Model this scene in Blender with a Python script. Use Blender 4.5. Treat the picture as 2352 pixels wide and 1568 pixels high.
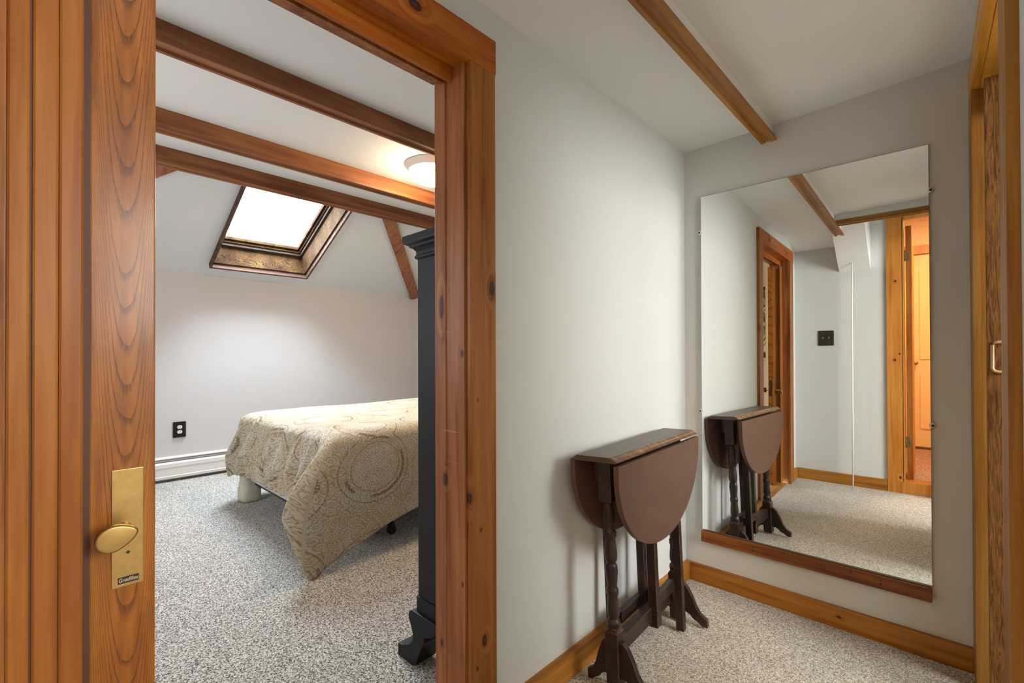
import bpy, bmesh, math, random
from mathutils import Vector, Matrix
random.seed(7)
for o in list(bpy.data.objects): bpy.data.objects.remove(o, do_unlink=True)
S = bpy.context.scene
COL = S.collection
R = math.radians

# ------------------------------------------------------------------ camera
cam = bpy.data.cameras.new('camera'); cam.sensor_width = 36; cam.lens = 1063.8/2352*36
cam.shift_y = 24.5/2352; cam.clip_start = 0.01; cam.clip_end = 60
co = bpy.data.objects.new('camera', cam); COL.objects.link(co)
yaw, pit, rol = R(43.767), R(.368), R(-.193)
fw = Vector((-math.sin(yaw)*math.cos(pit), math.cos(yaw)*math.cos(pit), math.sin(pit)))
rt = Vector((math.cos(yaw), math.sin(yaw), 0)); up = rt.cross(fw)
rt2 = rt*math.cos(rol)+up*math.sin(rol); up2 = -rt*math.sin(rol)+up*math.cos(rol)
m = Matrix.Identity(4)
for i in range(3): m[i][0] = rt2[i]; m[i][1] = up2[i]; m[i][2] = -fw[i]
m[2][3] = 1.15
co.matrix_world = m
S.camera = co

# ------------------------------------------------------------------ world, lights, exposure
W = bpy.data.worlds.new('sky'); S.world = W; W.use_nodes = True
nt = W.node_tree; bg = nt.nodes['Background']
bg.inputs[0].default_value = (.80, .90, 1, 1); bg.inputs[1].default_value = 30.0

def area(name, loc, rot, sx, sy, power, col, portal=False, spread=180):
    l = bpy.data.lights.new(name, 'AREA'); l.shape = 'RECTANGLE'; l.size = sx; l.size_y = sy
    l.energy = power; l.color = col; l.spread = R(spread)
    if portal: l.cycles.is_portal = True
    o = bpy.data.objects.new(name, l); COL.objects.link(o); o.location = loc; o.rotation_euler = rot
    return o
# daylight from the window of the east room, through the two openings on the right
area('east_window_light', (2.20, 1.38, 1.72), (0, R(68), 0), 1.3, 1.9, 95, (1, .995, .985))
# fill light added to brighten the bedroom, out of view to the left
area('bedroom_fill', (-3.0, -.60, 1.5), (R(-90), 0, 0), 1.6, 1.1, 22, (.95, .97, 1))
# warm lamp in the back room, soft overhead fill light added in the hall
area('back_room_light', (.3, -1.6, 2.75), (0, 0, 0), .5, .5, 34, (1, .62, .25))
area('hall_fill', (.35, .10, 2.52), (0, 0, 0), .7, .5, 4, (.97, .98, 1))
def point(name, loc, power, col, r=.05):
    l = bpy.data.lights.new(name, 'POINT'); l.energy = power; l.color = col; l.shadow_soft_size = r
    o = bpy.data.objects.new(name, l); COL.objects.link(o); o.location = loc; return o

S.view_settings.view_transform = 'Standard'; S.view_settings.look = 'None'
S.view_settings.exposure = 0.95; S.view_settings.gamma = 1.0
S.view_settings.use_curve_mapping = False
S.cycles.max_bounces = 10; S.cycles.diffuse_bounces = 6; S.cycles.glossy_bounces = 6
S.cycles.transparent_max_bounces = 8
S.cycles.caustics_reflective = True; S.cycles.blur_glossy = 0.3
S.cycles.sample_clamp_indirect = 6.0

# ------------------------------------------------------------------ materials
class NT:
    def __init__(s, name):
        s.m = bpy.data.materials.new(name); s.m.use_nodes = True; s.t = s.m.node_tree
        s.b = s.t.nodes['Principled BSDF']; s.out = s.t.nodes['Material Output']
    def n(s, typ, **kw):
        nd = s.t.nodes.new(typ)
        for k, v in kw.items(): setattr(nd, k, v)
        return nd
    def l(s, a, b): s.t.links.new(a, b)
    def setin(s, nd, i, v):
        if hasattr(v, 'is_output'): s.l(v, nd.inputs[i])
        else: nd.inputs[i].default_value = v
    def math(s, op, a, b=None, c=None, clamp=False):
        nd = s.n('ShaderNodeMath', operation=op); nd.use_clamp = clamp
        s.setin(nd, 0, a)
        if b is not None: s.setin(nd, 1, b)
        if c is not None: s.setin(nd, 2, c)
        return nd.outputs[0]
    def vm(s, op, a, b=None):
        nd = s.n('ShaderNodeVectorMath', operation=op); s.setin(nd, 0, a)
        if b is not None: s.setin(nd, 1, b)
        return nd
    def mix(s, f, a, b, blend='MIX'):
        nd = s.n('ShaderNodeMix', data_type='RGBA', blend_type=blend)
        s.setin(nd, 0, f); s.setin(nd, 6, a); s.setin(nd, 7, b); return nd.outputs[2]
    def ramp(s, f, stops):
        nd = s.n('ShaderNodeValToRGB'); s.l(f, nd.inputs[0]); e = nd.color_ramp.elements
        e[0].position, e[0].color = stops[0][0], c4(stops[0][1]); e[1].position, e[1].color = stops[-1][0], c4(stops[-1][1])
        for p, c in stops[1:-1]:
            x = e.new(p); x.color = c4(c)
        return nd.outputs[0]
    def smooth(s, v, a, b):
        nd = s.n('ShaderNodeMapRange', interpolation_type='SMOOTHSTEP'); s.setin(nd, 0, v)
        nd.inputs[1].default_value = a; nd.inputs[2].default_value = b; return nd.outputs[0]
    def coord(s, kind='Object'):
        return s.n('ShaderNodeTexCoord').outputs[kind]
    def noise(s, vec, scale, detail=4, rough=.5, dist=0):
        nd = s.n('ShaderNodeTexNoise'); s.l(vec, nd.inputs['Vector']); nd.inputs['Scale'].default_value = scale
        nd.inputs['Detail'].default_value = detail; nd.inputs['Roughness'].default_value = rough
        nd.inputs['Distortion'].default_value = dist; return nd.outputs['Fac']
    def bump(s, h, strength=.2, dist=.002):
        nd = s.n('ShaderNodeBump'); nd.inputs['Strength'].default_value = strength; nd.inputs['Distance'].default_value = dist
        s.l(h, nd.inputs['Height']); s.l(nd.outputs[0], s.b.inputs['Normal'])
    def fin(s, col, rough=.5, metal=0, coat=0):
        s.setin(s.b, 'Base Color', c4(col) if isinstance(col, tuple) else col)
        s.setin(s.b, 'Roughness', rough); s.setin(s.b, 'Metallic', metal)
        s.b.inputs['Coat Weight'].default_value = coat; s.b.inputs['Coat Roughness'].default_value = .15
        return s.m
def c4(c): return tuple(c) if len(c) == 4 else tuple(c)+(1,)

def wood(name, dark, mid, light, axis='z', rough=.46, coat=.12, knots=(), scratches=(), fine=1.0, wide=1.0, bump=.15, gain=.66):
    """long grain along one axis; knots = (x,y,z, rx,ry,rz)"""
    g = NT(name); v = g.coord()
    st = {'x': (.05, 1, 1), 'y': (1, .05, 1), 'z': (1, 1, .05)}[axis]
    sv = g.vm('MULTIPLY', v, st).outputs[0]
    kn = None
    for k in knots:
        d = g.vm('MULTIPLY', g.vm('SUBTRACT', v, k[:3]).outputs[0], tuple(1/q for q in k[3:]))
        ln = g.vm('LENGTH', d.outputs[0]).outputs['Value']
        kn = ln if kn is None else g.math('MINIMUM', kn, ln)
    if kn is not None:
        off = g.math('MULTIPLY', g.smooth(kn, 3.5, .9), .035)
        cmb = g.n('ShaderNodeCombineXYZ')
        for i in range(3): g.l(off, cmb.inputs[i])
        sv = g.vm('ADD', sv, cmb.outputs[0]).outputs[0]
    dark, mid, light = (tuple(q*gain for q in z) for z in (dark, mid, light))
    a = g.noise(sv, 28*wide, 3, .5, .6); b = g.noise(sv, 170*fine, 4, .6); c = g.noise(v, 2.3, 2)
    f = g.math('ADD', g.math('MULTIPLY', a, .62), g.math('ADD', g.math('MULTIPLY', b, .22), g.math('MULTIPLY', c, .22)))
    col = g.ramp(f, [(.40, dark), (.52, mid), (.65, light)])
    for k in scratches:
        d = g.vm('LENGTH', g.vm('MULTIPLY', g.vm('SUBTRACT', v, k[:3]).outputs[0], tuple(1/q for q in k[3:])).outputs[0]).outputs['Value']
        col = g.mix(g.math('MULTIPLY', g.smooth(d, 1.0, .7), .75), col, c4((.50, .27, .12)))
    if kn is not None:
        ring = g.math('MULTIPLY', g.smooth(kn, 1.9, 1.1), .45)
        col = g.mix(ring, col, c4(tuple(x*.55 for x in mid)))
        col = g.mix(g.smooth(kn, 1.08, .88), col, c4((.050, .016, .012)))
        col = g.mix(g.math('MULTIPLY', g.smooth(kn, .6, .1), .5), col, c4((.12, .045, .03)))
    g.bump(b, bump, .001)
    g.b.inputs['Specular IOR Level'].default_value = .22
    return g.fin(col, rough, 0, coat*.4)

def plaster(name, col, rough=.75, sc=140, st=.06):
    g = NT(name); v = g.coord()
    a = g.noise(v, 1.6, 3); b = g.noise(v, sc, 3)
    k = g.math('MULTIPLY_ADD', a, .07, .965)
    cm = g.n('ShaderNodeCombineColor')
    for i in range(3): g.l(g.math('MULTIPLY', k, col[i]), cm.inputs[i])
    g.bump(b, st, .002)
    return g.fin(cm.outputs[0], rough)

def carpet(name, cols, scale, st=.8, patch=.12):
    g = NT(name); v = g.coord()
    dv = g.n('ShaderNodeTexNoise'); g.l(v, dv.inputs['Vector']); dv.inputs['Scale'].default_value = scale*.6
    vv = g.vm('ADD', v, g.vm('SCALE', dv.outputs['Color']).outputs[0]); 
    vo = g.n('ShaderNodeTexVoronoi', feature='F1'); vo.inputs['Scale'].default_value = scale; g.l(v, vo.inputs['Vector'])
    n2 = g.noise(v, scale*1.15, 3, .7, .8)
    sep = g.n('ShaderNodeSeparateColor'); g.l(vo.outputs['Color'], sep.inputs[0])
    f = g.math('ADD', g.math('MULTIPLY', sep.outputs[0], .35), g.math('MULTIPLY', g.smooth(n2, .28, .72), .65))
    col = g.ramp(f, cols)
    big = g.noise(v, 3.2, 3, .6)
    col = g.mix(1.0, col, g.ramp(big, [(.3, (1-patch,)*3), (.7, (1+patch*.0, 1, 1))]), 'MULTIPLY')
    g.bump(g.math('ADD', n2, g.math('MULTIPLY', vo.outputs['Distance'], -.6)), st, .006)
    g.b.inputs['Sheen Weight'].default_value = .15
    return g.fin(col, .95)

def plain(name, col, rough=.5, metal=0, coat=0, nz=0, sc=40):
    g = NT(name)
    if nz:
        f = g.noise(g.coord(), sc, 4)
        c = g.ramp(f, [(.3, tuple(x*(1-nz) for x in col)), (.7, tuple(min(1, x*(1+nz)) for x in col))])
        return g.fin(c, rough, metal, coat)
    return g.fin(col, rough, metal, coat)

def emis(name, col, st):
    g = NT(name); g.b.inputs['Emission Color'].default_value = c4(col); g.b.inputs['Emission Strength'].default_value = st
    return g.fin(col, .3)

OD, OM, OL = (.22, .072, .010), (.38, .145, .020), (.50, .225, .045)
CK = [(-1, .958, 1.349, .05, .011, .022), (-1, .866, .741, .05, .010, .024), (-1, .912, .642, .05, .004, .006), (-1, .924, .317, .05, .009, .017),
      (-1, .896, .248, .05, .004, .007), (-1, .90, 1.02, .05, .002, .003)]
JK = [(-1.128, .868, 1.297, .011, .05, .038), (-1.03, .868, 1.155, .007, .05, .011), (-1.111, .868, .778, .009, .05, .020), (-1.129, .868, .28, .006, .05, .010),
      (-1.03, .868, .49, .003, .05, .005)]
M = {}
M['pine_v'] = wood('pine_casing', OD, (.42, .150, .028), (.52, .215, .050), 'z', knots=CK, wide=.8)
M['pine_jamb'] = wood('pine_jamb', (.22, .068, .020), (.35, .125, .040), (.46, .19, .07), 'z', knots=JK, gain=.85, scratches=[(-1.085, .868, .925, .042, .05, .0022), (-1.075, .868, .835, .040, .05, .0009), (-1.10, .868, 1.22, .03, .05, .0008)])
M['pine_h'] = wood('pine_head', (.33, .072, .006), (.52, .135, .012), (.62, .22, .03), 'y', knots=[(-1, .687, 2.052, .05, .020, .014), (-1, .50, 2.03, .05, .012, .008), (-1, .1, 2.04, .05, .02, .012)])
M['pine_x'] = wood('pine_rail', (.26, .090, .012), (.44, .17, .024), (.54, .24, .045), 'x', gain=.72, knots=[(-.36, 2.35, .05, .008, .05, .004)])
M['pine_y'] = wood('pine_base', (.28, .10, .012), (.48, .19, .028), (.58, .27, .05), 'y', gain=.78)
M['ledge'] = wood('ledge_wood', (.16, .045, .015), (.30, .095, .022), (.40, .14, .03), 'x')
M['beam_y'] = wood('beam_wood', (.15, .050, .020), (.24, .088, .034), (.33, .14, .055), 'y', rough=.45, wide=.7, gain=.9)
M['beam_hall'] = wood('hall_beam_wood', (.26, .095, .014), (.40, .165, .025), (.50, .24, .06), 'y', gain=.75)
M['brace'] = wood('brace_wood', (.19, .062, .03), (.30, .115, .055), (.38, .16, .08), 'x', rough=.5, gain=.9)
g = NT('shaft_wood'); v = g.coord()
a_ = g.noise(g.vm('MULTIPLY', v, (1, .35, 1)).outputs[0], 13, 3, .55, 1.6)
ln_ = g.smooth(g.math('ABSOLUTE', g.math('SUBTRACT', g.math('FRACT', g.math('MULTIPLY', a_, 16)), .5)), .38, .12)
b_ = g.ramp(g.noise(v, 7, 3), [(.35, (.055, .024, .008)), (.65, (.13, .070, .024))])
M['shaft'] = g.fin(g.mix(g.math('MULTIPLY', ln_, .8), b_, c4((.012, .005, .002))), .85, 0, 0); g.b.inputs['Specular IOR Level'].default_value = .1
M['shaft_dark'] = plain('sash_dark', (.045, .026, .016), .85, nz=.3)
M['trim_dark'] = wood('skylight_trim', (.10, .05, .03), (.16, .085, .06), (.22, .13, .09), 'y', rough=.8, coat=0)
M['post'] = wood('post_wood', (.40, .12, .015), (.58, .22, .035), (.66, .30, .06), 'z', knots=[(-.283, -.33, 1.77, .009, .05, .009), (-.29, -.33, 1.11, .008, .05, .010), (-.26, -.33, 1.16, .006, .05, .008), (-.26, -.33, .13, .008, .05, .012)], gain=.8)
M['right_v'] = wood('right_casing', (.26, .10, .015), (.42, .175, .03), (.52, .25, .05), 'z')
M['right_light'] = wood('right_strip', (.40, .22, .10), (.55, .33, .16), (.66, .43, .23), 'z', gain=.8, rough=.6, coat=0)
M['right_h'] = wood('right_head', (.42, .17, .02), (.60, .27, .03), (.72, .36, .06), 'y', gain=.9)
M['wall'] = plaster('hall_paint', (.56, .58, .562))
M['ceil'] = plaster('ceiling_paint', (.74, .755, .74))
M['bwall'] = plaster('bedroom_paint', (.55, .545, .55))
M['bceil'] = plaster('bedroom_ceiling_paint', (.67, .67, .67), sc=90, st=.12)
M['slope'] = plaster('slope_paint', (.62, .63, .64))
M['cream'] = plaster('cream_paint', (.80, .55, .27), .5)
M['beige'] = plaster('east_paint', (.70, .66, .60))
M['carpet_h'] = carpet('hall_carpet', [(.22, (.13, .105, .07)), (.40, (.34, .305, .235)), (.58, (.55, .52, .44)), (.82, (.80, .78, .70))], 190, .7)
M['carpet_b'] = carpet('bedroom_carpet', [(.24, (.025, .020, .016)), (.38, (.19, .165, .135)), (.50, (.52, .49, .43)), (.74, (.92, .90, .86))], 165, .9)
M['carpet_far'] = carpet('back_carpet', [(.2, (.12, .05, .02)), (.5, (.30, .15, .07)), (.8, (.48, .28, .14))], 60, .8)
M['oak'] = wood('threshold_oak', (.36, .15, .03), (.58, .30, .08), (.75, .46, .18), 'y')

# folding door: nested U-shaped figure on the lead post
g = NT('folding_door_figure'); v = g.coord(); sp = g.n('ShaderNodeSeparateXYZ'); g.l(v, sp.inputs[0])
u = g.math('SUBTRACT', sp.outputs[1], .124)
nz = g.noise(g.vm('MULTIPLY', v, (1, 1, .35)).outputs[0], 9, 3)
u2 = g.math('MULTIPLY', u, u)
q = g.math('SUBTRACT', g.math('MULTIPLY', sp.outputs[2], 1.0), g.math('MULTIPLY', g.math('POWER', g.math('ABSOLUTE', g.math('MULTIPLY', u, 22)), 2.4), .62))
q = g.math('ADD', q, g.math('MULTIPLY', nz, .17))
per = g.math('PINGPONG', g.math('FRACT', g.math('MULTIPLY', q, 2.6)), 1.0)
fr = g.math('FRACT', g.math('MULTIPLY', g.math('POWER', g.math('FRACT', g.math('MULTIPLY', q, 1.45)), 1.25), 9.0))
fi = g.noise(g.vm('MULTIPLY', v, (1, 1, .12)).outputs[0], 420, 3)
ln = g.math('MULTIPLY', g.smooth(fr, .62, .98), g.smooth(fi, .15, .6))
base = g.ramp(g.noise(g.vm('MULTIPLY', v, (1, 1, .1)).outputs[0], 55, 3), [(.3, (.21, .062, .005)), (.7, (.38, .13, .010))])
col = g.mix(g.math('MULTIPLY', ln, .72), base, c4((.055, .012, .004)))
g.bump(fi, .12, .001)
M['fold_fig'] = g.fin(col, .38, 0, .14); g.b.inputs['Specular IOR Level'].default_value = .3
M['fold'] = wood('folding_door_slat', (.34, .105, .014), (.44, .150, .025), (.52, .20, .04), 'z', rough=.36, coat=.3, wide=1.0, bump=.05, gain=.72)
M['fold_dark'] = plain('folding_door_joint', (.09, .028, .010), .6)
M['fold_r'] = None
g = NT('grained_panel'); v = g.coord()
wv = g.noise(g.vm('MULTIPLY', v, (1, 1, .09)).outputs[0], 95, 5, .65, 2.2)
M['fold_r'] = g.fin(g.ramp(wv, [(.35, (.05, .020, .005)), (.5, (.13, .055, .014)), (.68, (.20, .092, .026))]), .5, 0, .1)
g.b.inputs['Specular IOR Level'].default_value = .1; g.bump(wv, .5, .002)
# dark brown table
def dark(name, a, b, rough=.42, worn=.0):
    g = NT(name); v = g.coord()
    f = g.noise(v, 9, 5, .6, .6); f2 = g.noise(v, 160, 3)
    c = g.ramp(f, [(.3, a), (.7, b)])
    if worn:
        bv = g.n('ShaderNodeBevel'); bv.samples = 4; bv.inputs['Radius'].default_value = .0035      # edges rubbed through to lighter wood
        dt = g.vm('DOT_PRODUCT', bv.outputs[0], g.n('ShaderNodeNewGeometry').outputs['Normal']).outputs['Value']
        c = g.mix(g.math('MULTIPLY', g.math('MULTIPLY', g.smooth(dt, .985, .90), g.smooth(g.noise(v, 22, 4), .36, .58)), worn), c, c4((.26, .13, .065)))
    g.bump(f2, .12, .001)
    g.b.inputs['Specular IOR Level'].default_value = .3
    return g.fin(c, rough, 0, .12)
M['tdark'] = dark('table_frame', (.012, .008, .006), (.036, .019, .013), worn=.8)
M['tleaf'] = dark('table_leaf', (.085, .047, .034), (.112, .057, .040), .45, worn=.45)
M['ttop'] = dark('table_top', (.065, .044, .028), (.10, .066, .043), .40)
g = NT('worn_edge'); v = g.coord(); f = g.noise(v, 26, 5, .7)
M['tworn'] = g.fin(g.ramp(f, [(.42, (.06, .034, .022)), (.58, (.17, .085, .035)), (.74, (.42, .26, .12))]), .4, 0, .2)
M['brass'] = plain('brass', (.43, .275, .10), .36, .9, nz=.10, sc=60)
M['brass_d'] = plain('brass_dark', (.10, .065, .04), .4, .8)
M['black'] = plain('black_paint', (.008, .009, .010), .5, 0, 0, nz=.2); M['black'].node_tree.nodes['Principled BSDF'].inputs['Specular IOR Level'].default_value = .25
M['blackiron'] = plain('black_iron', (.012, .012, .012), .45, .3)
M['bronze'] = plain('bronze_plate', (.05, .045, .038), .4, .6, nz=.2)
M['ivory'] = plain('ivory', (.82, .80, .74), .35)
M['slot'] = plain('slot', (.01, .01, .01), .6)
M['white_m'] = plain('white_enamel', (.70, .67, .64), .4)
M['white'] = plain('white_paint', (.80, .77, .70), .45)
M['fabric'] = plain('cream_cloth', (.60, .56, .45), .9, nz=.08, sc=14)
M['boxs'] = plain('ticking', (.62, .62, .66), .9, nz=.05)
M['mattress'] = plain('mattress_cloth', (.75, .74, .70), .9, nz=.04)
M['hinge'] = plain('hinge', (.28, .22, .10), .42, .8, nz=.15)
M['clear'] = plain('clip_plastic', (.62, .62, .60), .25)
M['paperblack'] = plain('label_black', (.02, .015, .012), .5)
g = NT('mirror_silver'); g.b.inputs['Specular IOR Level'].default_value = .5
M['mirror'] = g.fin((.93, .945, .93), 0.0, 1.0)
M['medge'] = plain('glass_edge', (.16, .20, .17), .2)
# thin window pane: mostly clear, a little reflection
g = NT('thin_pane'); tr = g.n('ShaderNodeBsdfTransparent'); tr.inputs[0].default_value = (.97, .985, 1, 1)
gl = g.n('ShaderNodeBsdfGlossy'); gl.inputs['Roughness'].default_value = .02
lw = g.n('ShaderNodeLayerWeight'); lw.inputs[0].default_value = .15
mx = g.n('ShaderNodeMixShader'); g.l(lw.outputs['Fresnel'], mx.inputs[0]); g.l(tr.outputs[0], mx.inputs[1]); g.l(gl.outputs[0], mx.inputs[2])
g.l(mx.outputs[0], g.out.inputs[0]); M['pane'] = g.m
M['dome'] = emis('lit_glass', (1, .72, .42), 60)

# paisley quilt (UV in metres)
g = NT('paisley_quilt'); v = g.coord('UV')
wn = g.n('ShaderNodeTexNoise'); g.l(v, wn.inputs['Vector']); wn.inputs['Scale'].default_value = 5; wn.inputs['Detail'].default_value = 2
wv = g.vm('ADD', v, g.vm('MULTIPLY', g.vm('SUBTRACT', wn.outputs['Color'], (.5, .5, .5)).outputs[0], (.10, .10, 0)).outputs[0]).outputs[0]
def vor(scale, vec, rnd=.8):
    nd = g.n('ShaderNodeTexVoronoi', voronoi_dimensions='2D'); nd.inputs['Scale'].default_value = scale
    nd.inputs['Randomness'].default_value = rnd; g.l(vec, nd.inputs['Vector']); return nd
big = vor(2.1, v, .35); d = big.outputs['Distance']
def ring(dist, r, w): return g.smooth(g.math('ABSOLUTE', g.math('SUBTRACT', dist, r)), w, w*.45)
sub = g.vm('SUBTRACT', g.vm('MULTIPLY', v, (2.1, 2.1, 0)).outputs[0], big.outputs['Position'])
sx = g.n('ShaderNodeSeparateXYZ'); g.l(sub.outputs[0], sx.inputs[0])
ang = g.math('ARCTAN2', sx.outputs[1], sx.outputs[0])
dash = g.smooth(g.math('SINE', g.math('MULTIPLY', ang, 46)), -.2, .3)
r1 = g.math('MULTIPLY', ring(d, .36, .024), dash)
r2 = g.math('MULTIPLY', g.math('ADD', ring(d, .30, .008), ring(d, .43, .010)), .8, clamp=True)
sm = vor(19, wv, .9); sd = sm.outputs['Distance']
curl = g.smooth(g.math('ABSOLUTE', g.math('SUBTRACT', g.math('FRACT', g.math('MULTIPLY', sd, 3.6)), .5)), .20, .08)
n3 = g.noise(wv, 34, 2, .5, 1.8)
vine = g.smooth(g.math('ABSOLUTE', g.math('SUBTRACT', n3, .5)), .030, .010)
inner = g.smooth(d, .28, .24)
n4 = g.noise(v, 120, 2)
outer = g.math('SUBTRACT', 1, inner)
pat = g.math('MAXIMUM', g.math('MULTIPLY', r1, 1.0), g.math('MAXIMUM', r2, g.math('MAXIMUM', g.math('MULTIPLY', vine, .75), g.math('MULTIPLY', curl, .62))))
pat = g.math('MULTIPLY', pat, g.smooth(n4, .25, .55))
bcol = g.ramp(g.math('ADD', g.math('MULTIPLY', g.noise(v, 7, 3), .6), g.math('MULTIPLY', outer, .10)), [(.22, (.56, .54, .46)), (.40, (.52, .46, .34)), (.60, (.48, .40, .26))])
col = g.mix(g.math('MULTIPLY', pat, .88), bcol, c4((.12, .070, .035)))
g.bump(g.math('ADD', n4, g.math('MULTIPLY', n3, 2)), .35, .004)
M['quilt'] = g.fin(col, .85)

# ------------------------------------------------------------------ mesh helpers
class MB:
    def __init__(s): s.bm = bmesh.new()
    def box(s, x0, x1, y0, y1, z0, z1, bev=0, xf=None):
        tmp = bmesh.new()
        vs = [tmp.verts.new((x, y, z)) for x in (x0, x1) for y in (y0, y1) for z in (z0, z1)]
        for f in ((0, 1, 3, 2), (4, 6, 7, 5), (0, 4, 5, 1), (2, 3, 7, 6), (0, 2, 6, 4), (1, 5, 7, 3)): tmp.faces.new([vs[i] for i in f])
        bmesh.ops.recalc_face_normals(tmp, faces=tmp.faces)
        if bev: bmesh.ops.bevel(tmp, geom=tmp.edges[:]+tmp.verts[:], offset=bev, segments=2, affect='EDGES', profile=.7)
        return s._add(tmp, xf)
    def prism(s, pts, axis, a, b, bev=0, xf=None):
        """pts 2D in the plane normal to axis (order: the two other axes), extruded a..b"""
        tmp = bmesh.new()
        def P(p, t):
            return {'x': (t, p[0], p[1]), 'y': (p[0], t, p[1]), 'z': (p[0], p[1], t)}[axis]
        A = [tmp.verts.new(P(p, a)) for p in pts]; B = [tmp.verts.new(P(p, b)) for p in pts]
        tmp.faces.new(A); tmp.faces.new(B[::-1]); n = len(pts)
        for i in range(n): tmp.faces.new((A[i], B[i], B[(i+1) % n], A[(i+1) % n]))
        bmesh.ops.recalc_face_normals(tmp, faces=tmp.faces)
        if bev: bmesh.ops.bevel(tmp, geom=[e for e in tmp.edges if e.calc_face_angle(0) > .6], offset=bev, segments=2, affect='EDGES', profile=.7)
        return s._add(tmp, xf)
    def lathe(s, prof, c=(0, 0, 0), seg=32, xf=None, cap=True, axis='z'):
        tmp = bmesh.new(); rings = []
        for r, z in prof:
            ring = []
            for i in range(seg):
                a = 2*math.pi*i/seg; p = (r*math.cos(a), r*math.sin(a), z)
                if axis == 'x': p = (z, r*math.cos(a), r*math.sin(a))
                if axis == 'y': p = (r*math.cos(a), z, r*math.sin(a))
                ring.append(tmp.verts.new((p[0]+c[0], p[1]+c[1], p[2]+c[2])))
            rings.append(ring)
        for A, B in zip(rings, rings[1:]):
            for i in range(seg):
                f = tmp.faces.new((A[i], A[(i+1) % seg], B[(i+1) % seg], B[i])); f.smooth = True
        if cap: tmp.faces.new(rings[0][::-1]); tmp.faces.new(rings[-1])
        bmesh.ops.recalc_face_normals(tmp, faces=tmp.faces)
        return s._add(tmp, xf)
    def tube(s, path, r, seg=10, xf=None, closed=False):
        tmp = bmesh.new(); rings = []; n = len(path); path = [Vector(p) for p in path]
        up = Vector((0, 0, 1))
        for i, p in enumerate(path):
            a = path[i-1] if (i or closed) else p; b = path[(i+1) % n] if (i < n-1 or closed) else p
            t = (b-a).normalized(); q = up if abs(t.dot(up)) < .95 else Vector((1, 0, 0))
            e1 = t.cross(q).normalized(); e2 = t.cross(e1)
            rings.append([tmp.verts.new(p+e1*r*math.cos(2*math.pi*k/seg)+e2*r*math.sin(2*math.pi*k/seg)) for k in range(seg)])
        pr = list(zip(rings, rings[1:]))+([(rings[-1], rings[0])] if closed else [])
        for A, B in pr:
            for i in range(seg):
                f = tmp.faces.new((A[i], A[(i+1) % seg], B[(i+1) % seg], B[i])); f.smooth = True
        if not closed: tmp.faces.new(rings[0]); tmp.faces.new(rings[-1])
        bmesh.ops.recalc_face_normals(tmp, faces=tmp.faces)
        return s._add(tmp, xf)
    def _add(s, tmp, xf):
        if xf is not None: bmesh.ops.transform(tmp, matrix=xf, verts=tmp.verts)
        me = bpy.data.meshes.new('t'); tmp.to_mesh(me); tmp.free(); s.bm.from_mesh(me); bpy.data.meshes.remove(me); return s
    def make(s, name, mat, parent=None, **props):
        me = bpy.data.meshes.new(name); s.bm.to_mesh(me); s.bm.free()
        me.materials.append(mat); o = bpy.data.objects.new(name, me); COL.objects.link(o)
        par(o, parent)
        for k, v in props.items(): o[k] = v
        return o
def par(o, p):
    if p is not None:
        o.parent = p; bpy.context.view_layer.update(); o.matrix_parent_inverse = p.matrix_world.inverted()
def box(name, mat, *b, parent=None, bev=0, xf=None, **props):
    return MB().box(*b, bev=bev, xf=xf).make(name, mat, parent, **props)
def thing(name, label, cat, loc, group=None):
    o = bpy.data.objects.new(name, None); COL.objects.link(o); o.location = loc; o.empty_display_size = .05
    o['label'] = label; o['category'] = cat
    if group: o['group'] = group
    bpy.context.view_layer.update()
    return o
def tag(o, label, cat, group=None):
    o['label'] = label; o['category'] = cat
    if group: o['group'] = group
    return o
ST = dict(kind='structure')
def sempty(name, loc):
    o = bpy.data.objects.new(name, None); COL.objects.link(o); o.location = loc; o['kind'] = 'structure'; bpy.context.view_layer.update(); return o

YE = 2.372
# ------------------------------------------------------------------ shell of the hall
w = MB()
w.box(-1.16, -1.02, -.85, -.0345, -.05, 2.75); w.box(-1.16, -1.02, .88, 3.75, -.05, 2.75); w.box(-1.16, -1.02, -.0345, .88, 2.012, 2.75)
w.make('wall_left', M['wall'], **ST)
box('wall_front', M['wall'], -1.02, 3.2, YE, YE+.12, -.05, 2.75, **ST)
w = MB(); w.box(-1.02, -.24, -.45, -.335, -.05, 2.75); w.box(-.24, .9, -.45, -.335, 2.30, 2.75); w.box(.9, 3.2, -.45, -.335, -.05, 2.75)
w.make('wall_back', M['wall'], **ST)
box('floor', M['carpet_h'], -1.03, 3.1, -.34, YE, -.06, 0, **ST)
w = MB(); w.box(-1.02, -.60, -.34, YE, 2.205, 2.28); w.prism([(-.60, 2.206), (.10, 2.226), (3.1, 2.226), (3.1, 2.30), (-.60, 2.30)], 'y', .47, YE)
w.box(-1.02, 3.1, -.34, .55, 2.62, 2.75); w.box(-.60, 3.1, .47, .50, 2.205, 2.63); w.box(-.63, -.60, -.34, .47, 2.205, 2.63)
# slope of the ceiling towards the back wall
w.prism([(.10, 2.206), (-.34, 2.206), (-.34, 2.13)], 'x', -1.02, -.66)
w.make('ceiling', M['ceil'], **ST)
# boxed stringer above the pole: sloping soffit
MB().prism([(.12, 2.215), (.12, 2.205), (-.19, 1.985), (-.335, 1.90), (-.335, 2.4), (.12, 2.4)], 'x', -.672, -.450).make('wall_soffit', M['ceil'], **ST)

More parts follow.
